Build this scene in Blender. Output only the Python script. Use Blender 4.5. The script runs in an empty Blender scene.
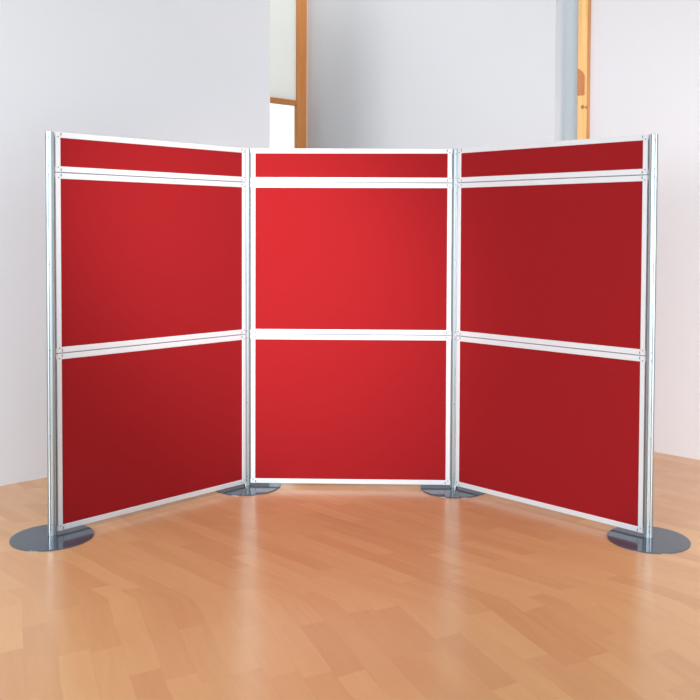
import bpy, bmesh, math
from mathutils import Vector, Matrix
S = bpy.context.scene
COL = S.collection

# ------------------------------------------------------------------ helpers
def lin(c):
    c = c / 255.0
    return c / 12.92 if c <= 0.04045 else ((c + 0.055) / 1.055) ** 2.4
def rgb(r, g, b): return (lin(r), lin(g), lin(b), 1.0)

def link(name, bm, mat, parent=None, smooth=False):
    me = bpy.data.meshes.new(name)
    bmesh.ops.recalc_face_normals(bm, faces=bm.faces[:])
    bm.to_mesh(me); bm.free()
    if smooth:
        for p in me.polygons: p.use_smooth = True
    o = bpy.data.objects.new(name, me); COL.objects.link(o)
    if mat: me.materials.append(mat)
    if parent: o.parent = parent
    return o

def add_box(bm, lo, hi, bev=0.0):
    r = bmesh.ops.create_cube(bm, size=1.0)
    vs = r['verts']
    for v in vs:
        v.co = Vector([(lo[i] + hi[i]) / 2 + v.co[i] * (hi[i] - lo[i]) for i in range(3)])
    if bev > 0:
        es = list({e for v in vs for e in v.link_edges})
        bmesh.ops.bevel(bm, geom=es, offset=bev, segments=2, affect='EDGES', profile=0.6)

def add_prism(bm, pts, z0, z1):
    a = [bm.verts.new((x, y, z0)) for x, y in pts]
    b = [bm.verts.new((x, y, z1)) for x, y in pts]
    n = len(pts)
    bm.faces.new(a[::-1]); bm.faces.new(b)
    for i in range(n): bm.faces.new((a[i], a[(i + 1) % n], b[(i + 1) % n], b[i]))

def add_disc_y(bm, c, r, depth, seg=14):
    """short cylinder whose axis is the local y axis"""
    m = Matrix.Translation(c) @ Matrix.Rotation(math.pi / 2, 4, 'X')
    bmesh.ops.create_cone(bm, cap_ends=True, segments=seg, radius1=r, radius2=r, depth=depth, matrix=m)

# ------------------------------------------------------------------ materials
def mat(name, col, rough=0.5, metal=0.0, spec=0.5, bump=None, var=None, coat=0):
    m = bpy.data.materials.new(name); m.use_nodes = True
    nt = m.node_tree; N, L = nt.nodes, nt.links
    p = N['Principled BSDF']
    p.inputs['Base Color'].default_value = col
    p.inputs['Roughness'].default_value = rough
    p.inputs['Metallic'].default_value = metal
    p.inputs['Specular IOR Level'].default_value = spec
    p.inputs['Coat Weight'].default_value = coat
    tc = N.new('ShaderNodeTexCoord')
    if var:
        n = N.new('ShaderNodeTexNoise'); n.inputs['Scale'].default_value = var[0]; n.inputs['Detail'].default_value = 4
        L.new(tc.outputs['Object'], n.inputs['Vector'])
        mx = N.new('ShaderNodeMix'); mx.data_type = 'RGBA'
        mx.inputs[6].default_value = col
        mx.inputs[7].default_value = tuple(c * var[1] for c in col[:3]) + (1,)
        L.new(n.outputs['Fac'], mx.inputs[0]); L.new(mx.outputs[2], p.inputs['Base Color'])
    if bump:
        n2 = N.new('ShaderNodeTexNoise'); n2.inputs['Scale'].default_value = bump[0]; n2.inputs['Detail'].default_value = 3
        L.new(tc.outputs['Object'], n2.inputs['Vector'])
        b = N.new('ShaderNodeBump'); b.inputs['Strength'].default_value = bump[1]; b.inputs['Distance'].default_value = 0.002
        L.new(n2.outputs['Fac'], b.inputs['Height']); L.new(b.outputs['Normal'], p.inputs['Normal'])
    return m

M_left = mat('paint_left', rgb(221, 223, 229), 0.85, bump=(60, .06), var=(.6, .97))
M_back = mat('paint_back', rgb(221, 222, 227), 0.85, bump=(60, .06), var=(.6, .97))
M_right = mat('paint_right', rgb(226, 224, 229), 0.85, bump=(60, .06), var=(.6, .97))
M_ceil = mat('paint_ceiling', rgb(240, 240, 240), 0.9, bump=(60, .05))
M_frame = mat('satin_aluminium_frame', rgb(208, 209, 214), 0.4, metal=0.1, var=(30, .97))
M_pole = mat('anodised_aluminium_pole', rgb(190, 198, 203), 0.3, metal=0.75, var=(25, .95))
M_joint = mat('joiner_aluminium', rgb(232, 234, 238), 0.4, metal=0.2, var=(40, .96))
M_dark = mat('dark_screw', rgb(95, 98, 106), 0.45, metal=0.5, var=(200, .8))
M_base = mat('blue_grey_steel', rgb(72, 86, 99), 0.13, metal=0.25, spec=0.7, var=(9, .93), bump=(400, .02))
M_strip = mat('grey_joint_strip', rgb(128, 134, 142), 0.5, metal=.3, var=(60, .9))
M_cap = mat('grey_cap', rgb(170, 176, 182), 0.5, var=(60, .9))

def fabric():
    m = mat('red_fabric', rgb(196, 30, 36), 0.95, spec=0.15)
    nt = m.node_tree; N, L = nt.nodes, nt.links; p = N['Principled BSDF']
    tc = N.new('ShaderNodeTexCoord')
    n = N.new('ShaderNodeTexNoise'); n.inputs['Scale'].default_value = 700; n.inputs['Detail'].default_value = 2
    L.new(tc.outputs['Object'], n.inputs['Vector'])
    mx = N.new('ShaderNodeMix'); mx.data_type = 'RGBA'
    mx.inputs[6].default_value = rgb(142, 22, 27); mx.inputs[7].default_value = rgb(135, 20, 25)
    L.new(n.outputs['Fac'], mx.inputs[0]); L.new(mx.outputs[2], p.inputs['Base Color'])
    b = N.new('ShaderNodeBump'); b.inputs['Strength'].default_value = .25; b.inputs['Distance'].default_value = .001
    L.new(n.outputs['Fac'], b.inputs['Height']); L.new(b.outputs['Normal'], p.inputs['Normal'])
    return m
M_red = fabric()

def timber(name, c1, c2, knots=()):
    m = mat(name, c1, 0.5, spec=.4)
    nt = m.node_tree; N, L = nt.nodes, nt.links; p = N['Principled BSDF']
    tc = N.new('ShaderNodeTexCoord')
    mp = N.new('ShaderNodeMapping'); mp.inputs['Scale'].default_value = (26, 26, 1.1)
    n = N.new('ShaderNodeTexNoise'); n.inputs['Scale'].default_value = 1.6; n.inputs['Detail'].default_value = 5
    n.inputs['Distortion'].default_value = .6
    L.new(tc.outputs['Object'], mp.inputs['Vector']); L.new(mp.outputs[0], n.inputs['Vector'])
    rp = N.new('ShaderNodeValToRGB')
    rp.color_ramp.elements[0].position = .3; rp.color_ramp.elements[0].color = c1
    rp.color_ramp.elements[1].position = .72; rp.color_ramp.elements[1].color = c2
    L.new(n.outputs['Fac'], rp.inputs['Fac'])
    out = rp.outputs['Color']
    for k in knots:
        d = N.new('ShaderNodeVectorMath'); d.operation = 'DISTANCE'
        L.new(tc.outputs['Object'], d.inputs[0]); d.inputs[1].default_value = k[:3]
        mr = N.new('ShaderNodeMapRange'); mr.inputs[1].default_value = k[3] * .55; mr.inputs[2].default_value = k[3]
        mr.inputs[3].default_value = .85; mr.inputs[4].default_value = 0
        L.new(d.outputs['Value'], mr.inputs[0])
        mx = N.new('ShaderNodeMix'); mx.data_type = 'RGBA'
        L.new(mr.outputs[0], mx.inputs[0]); L.new(out, mx.inputs[6]); mx.inputs[7].default_value = rgb(150, 90, 50)
        out = mx.outputs[2]
    L.new(out, p.inputs['Base Color'])
    return m

def floor_mat():
    """Three-strip beech parquet; strips change direction at Y = 3.62 as in the photograph."""
    m = bpy.data.materials.new('beech_parquet'); m.use_nodes = True
    nt = m.node_tree; N, L = nt.nodes, nt.links; p = N['Principled BSDF']
    tc = N.new('ShaderNodeTexCoord')
    sx = N.new('ShaderNodeSeparateXYZ'); L.new(tc.outputs['Object'], sx.inputs[0])
    def mth(op, a, b=None, c=None):
        n = N.new('ShaderNodeMath'); n.operation = op
        for i, v in enumerate((a, b, c)):
            if v is None: continue
            if isinstance(v, (int, float)): n.inputs[i].default_value = v
            else: L.new(v, n.inputs[i])
        return n.outputs[0]
    # gentle warble of the bend line
    wob = N.new('ShaderNodeTexNoise'); wob.inputs['Scale'].default_value = 1.3; L.new(tc.outputs['Object'], wob.inputs['Vector'])
    yb = mth('SUBTRACT', sx.outputs['Y'], 3.62)
    dy = mth('ADD', yb, mth('MULTIPLY', mth('SUBTRACT', wob.outputs['Fac'], .5), .12))
    far = mth('MAXIMUM', dy, 0); near = mth('MINIMUM', dy, 0)
    a = mth('ADD', sx.outputs['X'], mth('ADD', mth('MULTIPLY', far, 1.036), mth('MULTIPLY', near, .42)))
    w = .118
    row = mth('FLOOR', mth('DIVIDE', a, w))
    wn = N.new('ShaderNodeTexWhiteNoise'); wn.noise_dimensions = '1D'; L.new(row, wn.inputs['W'])
    al = mth('ADD', mth('DIVIDE', mth('SUBTRACT', dy, mth('MULTIPLY', sx.outputs['X'], .55)), .46), mth('MULTIPLY', wn.outputs['Value'], 7.3))
    cell = mth('FLOOR', al)
    cb = N.new('ShaderNodeCombineXYZ'); L.new(row, cb.inputs[0]); L.new(cell, cb.inputs[1])
    w2 = N.new('ShaderNodeTexWhiteNoise'); w2.noise_dimensions = '3D'; L.new(cb.outputs[0], w2.inputs['Vector'])
    # grain
    gc = N.new('ShaderNodeCombineXYZ')
    L.new(mth('MULTIPLY', a, 15), gc.inputs[0]); L.new(mth('MULTIPLY', dy, 2.2), gc.inputs[1]); L.new(mth('MULTIPLY', w2.outputs['Value'], 30), gc.inputs[2])
    gn = N.new('ShaderNodeTexNoise'); gn.inputs['Scale'].default_value = 1.0; gn.inputs['Detail'].default_value = 4; gn.inputs['Distortion'].default_value = 1.2
    L.new(gc.outputs[0], gn.inputs['Vector'])
    fac = mth('ADD', mth('MULTIPLY', w2.outputs['Value'], .5), mth('MULTIPLY', gn.outputs['Fac'], .5))
    rp = N.new('ShaderNodeValToRGB'); e = rp.color_ramp.elements
    e[0].position = .12; e[0].color = FLOOR_D
    e[1].position = .88; e[1].color = FLOOR_L
    L.new(fac, rp.inputs['Fac'])
    # hairline joints
    fa = mth('FRACT', mth('DIVIDE', a, w)); fb = mth('FRACT', al)
    ea = mth('LESS_THAN', fa, .03); eb = mth('LESS_THAN', fb, .01)
    ed = mth('MULTIPLY', mth('MAXIMUM', ea, eb), .07)
    mx = N.new('ShaderNodeMix'); mx.data_type = 'RGBA'
    L.new(ed, mx.inputs[0]); L.new(rp.outputs['Color'], mx.inputs[6]); mx.inputs[7].default_value = rgb(150, 95, 62)
    L.new(mx.outputs[2], p.inputs['Base Color'])
    p.inputs['Roughness'].default_value = .24
    p.inputs['Specular IOR Level'].default_value = .5
    p.inputs['IOR'].default_value = 1.6
    rn = mth('MULTIPLY_ADD', gn.outputs['Fac'], .10, .19); L.new(rn, p.inputs['Roughness'])
    return m
FLOOR_D = rgb(195, 142, 99); FLOOR_L = rgb(211, 163, 116)
M_floor = floor_mat()

def glass_mat():
    m = bpy.data.materials.new('window_glass'); m.use_nodes = True
    nt = m.node_tree; N, L = nt.nodes, nt.links
    N.remove(N['Principled BSDF']); out = N['Material Output']
    t = N.new('ShaderNodeBsdfTransparent'); t.inputs[0].default_value = (.97, .98, .98, 1)
    g = N.new('ShaderNodeBsdfGlossy'); g.inputs['Roughness'].default_value = .02
    f = N.new('ShaderNodeFresnel'); f.inputs[0].default_value = 1.35
    mx = N.new('ShaderNodeMixShader')
    L.new(f.outputs[0], mx.inputs[0]); L.new(t.outputs[0], mx.inputs[1]); L.new(g.outputs[0], mx.inputs[2]); L.new(mx.outputs[0], out.inputs[0])
    return m
M_glass = glass_mat()
def frosted_mat():
    m = bpy.data.materials.new('frosted_panel'); m.use_nodes = True
    nt = m.node_tree; N, L = nt.nodes, nt.links
    N.remove(N['Principled BSDF']); out = N['Material Output']
    t = N.new('ShaderNodeBsdfTranslucent'); t.inputs[0].default_value = (.92, .89, .85, 1)
    d = N.new('ShaderNodeBsdfDiffuse'); d.inputs[0].default_value = (.85, .85, .83, 1)
    n = N.new('ShaderNodeTexNoise'); n.inputs['Scale'].default_value = 1.5
    mr = N.new('ShaderNodeMapRange'); mr.inputs[3].default_value = .45; mr.inputs[4].default_value = .6
    mx = N.new('ShaderNodeMixShader')
    L.new(n.outputs['Fac'], mr.inputs[0]); L.new(mr.outputs[0], mx.inputs[0])
    L.new(t.outputs[0], mx.inputs[1]); L.new(d.outputs[0], mx.inputs[2]); L.new(mx.outputs[0], out.inputs[0])
    return m
M_frost = frosted_mat()

# ------------------------------------------------------------------ the room
CEIL = 4.4
dL = Vector((.7453, .6667))      # left wall and window wall run this way
nL = Vector((.6667, -.7453))     # faces the room
dR = Vector((-.7401, .6725))     # right wall and back wall run this way
nR = Vector((-.6725, -.7401))    # faces the room
def V2(x, y): return Vector((x, y))
L_end = V2(-.7037, 6.5334)
R0 = V2(2.2342, 5.8971)
def R(t, off=0): p = R0 + dR * t + nR * off; return p
cor = R(3.776)                    # far corner where window wall and back wall meet
def W(s, off=0): return cor - dL * s + nL * off

def structure(name, bm, m, parent=None):
    o = link(name, bm, m, parent)
    if not parent: o['kind'] = 'structure'
    return o
def wall(name, pts, m, z0=0, z1=CEIL):
    bm = bmesh.new(); add_prism(bm, [(p[0], p[1]) for p in pts], z0, z1)
    return structure(name, bm, m)

Lf = L_end - dL * 9.2
wall('wall_left', [L_end, Lf, Lf - nL * .25, L_end - nL * .25], M_left)
wall('wall_right', [R(.937), R(-8.6), R(-8.6, -.14), R(.937, -.14)], M_right)
wall('wall_back', [R(1.127), R(3.776), R(3.776, -.5), R(1.127, -.5)], M_back)
# window wall in the alcove: solid beyond the window, closing end wall
wall('wall_window', [W(1.35), W(3.6), W(3.6, -.2), W(1.35, -.2)], M_left)
wall('wall_alcove', [W(3.6), W(3.6, 1.11), W(3.75, 1.11), W(3.75)], M_left)
bm = bmesh.new()
hull = [Lf - nL * .3, R(-8.8, 0), R(-8.8, -.5), R(3.776, -.5), W(-.15, -.3), W(3.9, -.3), W(3.9, 1.2), Lf - nL * .3]
hull = hull[:-1]
add_prism(bm, [(p[0], p[1]) for p in hull], -.12, 0.0)
fl = structure('floor', bm, M_floor)
bm = bmesh.new(); add_prism(bm, [(p[0], p[1]) for p in hull], CEIL, CEIL + .15)
structure('ceiling', bm, M_ceil)

# window_1: timber post, rail, frosted upper panel, clear lower pane
def framed(o, org, xdir):         # local x along the wall
    o.location = (org[0], org[1], 0); o.rotation_euler = (0, 0, math.atan2(xdir[1], xdir[0]))
M_post1 = timber('oiled_pine_orange', rgb(216, 148, 84), rgb(204, 130, 66))
M_post2 = timber('pine_yellow', rgb(250, 204, 138), rgb(238, 180, 110), knots=((.050, -.02, 2.42, .018), (.080, -.02, 2.415, .013)))
M_rail = timber('oiled_pine_rail', rgb(206, 138, 76), rgb(190, 116, 58))
# local frame: origin at corner, x = -dL (away from the corner), +y = ? rotate x->-dL gives y = (.673,-.7396)... = nL
bm = bmesh.new()
add_box(bm, (.0, -.045, 0), (.118, .0, CEIL), .004)
win = structure('window_1', bm, M_post1); framed(win, cor, -dL)
bm = bmesh.new(); add_box(bm, (.118, -.06, 2.684), (1.33, .0, 2.731), .003)
structure('rail', bm, M_rail, win)
bm = bmesh.new(); add_box(bm, (.118, -.03, 2.731), (1.33, -.015, CEIL)); structure('upper_panel', bm, M_frost, win)['label'] = 'frosted pale upper panel'
bm = bmesh.new(); add_box(bm, (.118, -.03, 0.06), (1.33, -.02, 2.684)); structure('glass_pane', bm, M_glass, win)
bm = bmesh.new(); add_box(bm, (.118, -.11, 0.0), (1.33, -.02, .06), .003); structure('sill_rail', bm, M_rail, win)

# trim_1: the timber post at the end of the right wall, with a brown block for a shadow patch
org = R(.937)
bm = bmesh.new()
add_box(bm, (.008, -.02, 0), (.084, .14, CEIL), .003)
post = structure('trim_1', bm, M_post2)
# x runs from the niche towards the right wall (= -dR); y then points away from the room
framed(post, org, -dR)
M_edge = timber('pine_edge', rgb(206, 146, 92), rgb(190, 126, 76))
bm = bmesh.new(); add_box(bm, (.084, -.022, 0), (.099, -.001, CEIL), .003)
structure('edge_bead', bm, M_edge, post)
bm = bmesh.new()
pts = [(.0085, 2.505), (.066, 2.505), (.066, 2.645), (.048, 2.675), (.0085, 2.705)]  # outline of the shadow on the post face, built as darker timber
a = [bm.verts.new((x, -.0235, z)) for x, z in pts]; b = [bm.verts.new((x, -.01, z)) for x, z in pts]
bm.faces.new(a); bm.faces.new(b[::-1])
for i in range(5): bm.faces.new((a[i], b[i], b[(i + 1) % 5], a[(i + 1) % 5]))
structure('shadow_block', bm, timber('pine_shadow', rgb(205, 138, 90), rgb(192, 122, 76)), post)['label'] = 'darker brown block standing for a shadow'
# window_2: tall glazed slot at the back of the niche
bm = bmesh.new()
add_box(bm, (-.193, .36, 0), (-.163, .40, CEIL)); add_box(bm, (-.03, .36, 0), (0, .40, CEIL))
w2 = structure('window_2', bm, M_post2); framed(w2, org, -dR)
bm = bmesh.new(); add_box(bm, (-.163, .375, 0), (-.03, .383, CEIL)); add_box(bm, (-.012, .14, 0), (-.004, .375, CEIL)); structure('glass_pane', bm, M_glass, w2)  # unseen side pane added so skylight reaches the niche reveal

# ------------------------------------------------------------------ the display screen
P = [V2(-1.5491, 4.3773), V2(-.6992, 5.2591), V2(.5252, 5.2319), V2(1.4087, 4.3838)]
EX, FV, FW, FD = .0230, .0248, .0275, .028     # panel clearance from pole centre, frame bar width, depth
Z = [(.020, .9045), (.9085, 1.799), (1.803, 2.0)]
root = bpy.data.objects.new('display_screen', None); COL.objects.link(root)
root.location = (0, 4.95, 0)
root['label'] = 'three-fold red fabric display screen in silver aluminium frames on four round grey base plates'
root['category'] = 'display screen'
ROOTINV = Matrix.Translation((0, -4.95, 0))

def copy_tree(o, parent):
    c = o.copy(); COL.objects.link(c); c.parent = parent
    for ch in list(o.children): copy_tree(ch, c)
    return c

def make_panel(name, w, h):
    """origin at bottom centre of the panel, front face towards local -y"""
    x0, x1, f = -w / 2, w / 2, FD / 2
    bm = bmesh.new()
    b = .0022
    add_box(bm, (x0, -f, 0), (x0 + FV, f, h), b); add_box(bm, (x1 - FV, -f, 0), (x1, f, h), b)
    add_box(bm, (x0 + FV - .002, -f + .0006, 0.0005), (x1 - FV + .002, f - .0006, FW), b)
    add_box(bm, (x0 + FV - .002, -f + .0006, h - FW), (x1 - FV + .002, f - .0006, h - .0005), b)
    # inner lip that holds the board
    for lo, hi in (((x0 + FV, -f + .002, FW), (x0 + FV + .001, f - .004, h - FW)), ((x1 - FV - .001, -f + .002, FW), (x1 - FV, f - .004, h - FW)),
                   ((x0 + FV, -f + .002, FW), (x1 - FV, f - .004, FW + .001)), ((x0 + FV, -f + .002, h - FW - .001), (x1 - FV, f - .004, h - FW))):
        add_box(bm, lo, hi)
    fr = link(name, bm, M_frame)
    bm = bmesh.new(); add_box(bm, (x0 + FV - .004, -f + .003, FW - .004), (x1 - FV + .004, f - .003, h - FW + .004))
    link('fabric_board', bm, M_red, fr)['label'] = 'red fabric covered board'
    if name == 'display_panel':
        bm = bmesh.new(); add_box(bm, (x0 + .004, -f + .004, h - .001), (x1 - .004, f - .004, h + .0042))
        link('joint_strip', bm, M_strip, fr)['label'] = 'grey strip in the seam between two panels'
    for sx in (-1, 1):
        for sz in (0, 1):
            zc = FW * .42 if sz == 0 else h - FW * .42
            bm = bmesh.new(); xs = sx * (w / 2 - FV * .5)
            zs = zc + (.012 if sz == 0 else -.012)
            add_disc_y(bm, (xs, -f - .0003, zs), .0030, .002)
            link('screw', bm, M_dark, fr)['label'] = 'small dark grey screw'
            bm = bmesh.new(); xs = sx * (w / 2 - FV - .003)
            add_box(bm, (xs - .0022, -f - .0006, zc - .006), (xs + .0022, -f + .002, zc + .006), .0008)
            link('joint_slot', bm, M_dark, fr)['label'] = 'dark slot of the corner joint'
            bm = bmesh.new(); xa, xb = w / 2 - .001, w / 2 + .003
            z0, z1 = (0.0, .024) if sz == 0 else (h - .024, h)
            add_box(bm, (min(sx * xa, sx * xb), -.009, z0), (max(sx * xa, sx * xb), .009, z1), .002)
            link('joiner', bm, M_joint, fr)
    return fr

for i in range(3):
    A, B = P[i], P[i + 1]
    d = (B - A); w = d.length - 2 * EX; mid = (A + B) / 2
    first = None
    for k, (z0, z1) in enumerate(Z):
        if k == 1:
            pn = copy_tree(first, root)
        else:
            pn = make_panel('header_panel' if k == 2 else 'display_panel', w, z1 - z0)
            pn.parent = root
        if k == 0: first = pn
        pn.location = (mid[0], mid[1] - 4.95, z0)
        if k == 1: pn.scale[2] = (Z[1][1] - Z[1][0]) / (Z[0][1] - Z[0][0])
        pn.rotation_euler = (0, 0, math.atan2(d[1], d[0]))
        if k == 2: pn['label'] = 'narrow red header panel'

def pole_profile(r=.0220, gw=.0040, gd=.008):
    pts = []
    for k in range(8):
        a = k * math.pi / 4
        u = Vector((math.cos(a), math.sin(a))); v = Vector((-u[1], u[0]))
        rr = r * math.cos(math.pi / 8) * 1.04
        for x, y in ((rr, -gw), (rr - gd, -gw), (rr - gd, gw), (rr, gw)):
            pts.append(tuple(u * x + v * y))
        c = a + math.pi / 8
        pts.append((r * math.cos(c) * 1.0, r * math.sin(c) * 1.0))
    return pts

ZT = 1.997
def make_pole():
    bm = bmesh.new(); add_prism(bm, pole_profile(), .006, ZT)
    o = link('pole', bm, M_pole, root)
    bm = bmesh.new(); bmesh.ops.create_cone(bm, cap_ends=True, segments=8, radius1=.0165, radius2=.0155, depth=.004, matrix=Matrix.Translation((0, 0, ZT + .001)) @ Matrix.Rotation(math.pi / 8, 4, 'Z'))
    link('end_cap', bm, M_cap, o)
    for ang in (-90, ):
        for z in (.035, .06, .50, .885, .925, 1.35, 1.79, 1.83, 1.97):
            bm = bmesh.new()
            m = Matrix.Rotation(math.radians(ang + 90), 4, 'Z')
            add_disc_y(bm, (0, -.0142, z), .0026, .003)
            s = link('screw', bm, M_dark, o); s['label'] = 'small dark grey screw'
    return o
def make_plate():
    bm = bmesh.new(); R_ = .1975
    prof = [(0, 0), (R_, 0), (R_, .0045), (R_ - .0015, .006), (0, .006)]
    n = 96; rings = []
    for r, z in prof:
        if r == 0: rings.append([bm.verts.new((0, 0, z))])
        else: rings.append([bm.verts.new((r * math.cos(2 * math.pi * j / n), r * math.sin(2 * math.pi * j / n), z)) for j in range(n)])
    for a, b in zip(rings, rings[1:]):
        for j in range(n):
            k = (j + 1) % n
            if len(a) == 1: bm.faces.new((a[0], b[k], b[j]))
            elif len(b) == 1: bm.faces.new((a[j], a[k], b[0]))
            else: bm.faces.new((a[j], a[k], b[k], b[j]))
    return link('base_plate', bm, M_base, root)
pole0 = make_pole(); plate0 = make_plate()
plate0['label'] = 'flat round blue-grey steel base plate'
off = [V2(.006, -.022), V2(0, -.01), V2(0, -.01), V2(-.006, -.026)]
for i, q in enumerate(P):
    po = pole0 if i == 0 else copy_tree(pole0, root)
    pl = plate0 if i == 0 else copy_tree(plate0, root)
    po.location = (q[0], q[1] - 4.95, 0); pl.location = (q[0] + off[i][0], q[1] + off[i][1] - 4.95, 0)

# ------------------------------------------------------------------ light
wd = bpy.data.worlds.new('daylight'); S.world = wd; wd.use_nodes = True
bg = wd.node_tree.nodes['Background']; bg.inputs[0].default_value = (.84, .975, 1.01, 1); bg.inputs[1].default_value = 1.42

def area(name, loc, target, sx, sy, power, col=(1, 1, 1)):
    l = bpy.data.lights.new(name, 'AREA'); l.shape = 'RECTANGLE'; l.size = sx; l.size_y = sy; l.energy = power; l.color = col
    o = bpy.data.objects.new(name, l); COL.objects.link(o); o.location = loc
    o.rotation_euler = (Vector(target) - Vector(loc)).to_track_quat('-Z', 'Y').to_euler()
    return o
def spot(name, loc, target, power, ang, blend, rad, col=(1, 1, 1)):
    l = bpy.data.lights.new(name, 'SPOT'); l.energy = power; l.spot_size = math.radians(ang); l.spot_blend = blend; l.shadow_soft_size = rad; l.color = col
    o = bpy.data.objects.new(name, l); COL.objects.link(o); o.location = loc
    o.rotation_euler = (Vector(target) - Vector(loc)).to_track_quat('-Z', 'Y').to_euler()
    return o
spot('panel_spot', (-1.2, 1.6, 3.0), (-.56, 5.3, 1.25), 930, 37, 1.0, .35, (1, .985, .96))  # unseen spot added for the bright pool on the red panels
bl = area('back_fill', (.0, 6.75, 4.35), (.0001, 6.75, 0), 1.2, 1.2, 5, (.95, .98, 1)); bl.data.spread = math.radians(150)  # unseen overhead fill added to brighten the back wall and floor behind
rl = area('right_fill', (3.6, .2, 1.3), (3.0, 5.5, .1), 1.5, 2.0, 60, (1, .985, .98)); rl.data.spread = math.radians(80)  # no window here; unseen fill added for the lower right wall
area('alcove_fill', (-.7, 7.75, 4.35), (-.7, 7.7501, 0), .7, .7, 5.5, (1, .99, .98))  # unseen fill added to lift the dark far corner
ld = area('left_fill', (-4.5, -.3, 2.2), (-2.1, 5, 0.2), 2.5, 2.0, 66, (.93, .975, 1)); ld.data.spread = math.radians(85)  # unseen area fill added to lighten the left wall and floor

# ------------------------------------------------------------------ camera
F, CX, CY = 890.90, 365.78, 257.50
cam = bpy.data.cameras.new('camera'); co = bpy.data.objects.new('camera', cam); COL.objects.link(co)
cam.sensor_fit = 'HORIZONTAL'; cam.sensor_width = 36; cam.lens = 36 * F / 700
cam.shift_x = (350 - CX) / 700; cam.shift_y = -(350 - CY) / 700
cam.clip_start = .05; cam.clip_end = 100
pit, roll = .0306, -.0041
co.location = (0, 0, 1.5225)
co.rotation_mode = 'XYZ'
M = Matrix.Rotation(math.pi / 2 - pit, 4, 'X') @ Matrix.Rotation(-roll, 4, 'Z')
co.rotation_euler = M.to_euler()
S.camera = co
S.view_settings.view_transform = 'Standard'; S.view_settings.look = 'None'
S.view_settings.gamma = 1; S.view_settings.use_curve_mapping = False
S.view_settings.exposure = 0.16
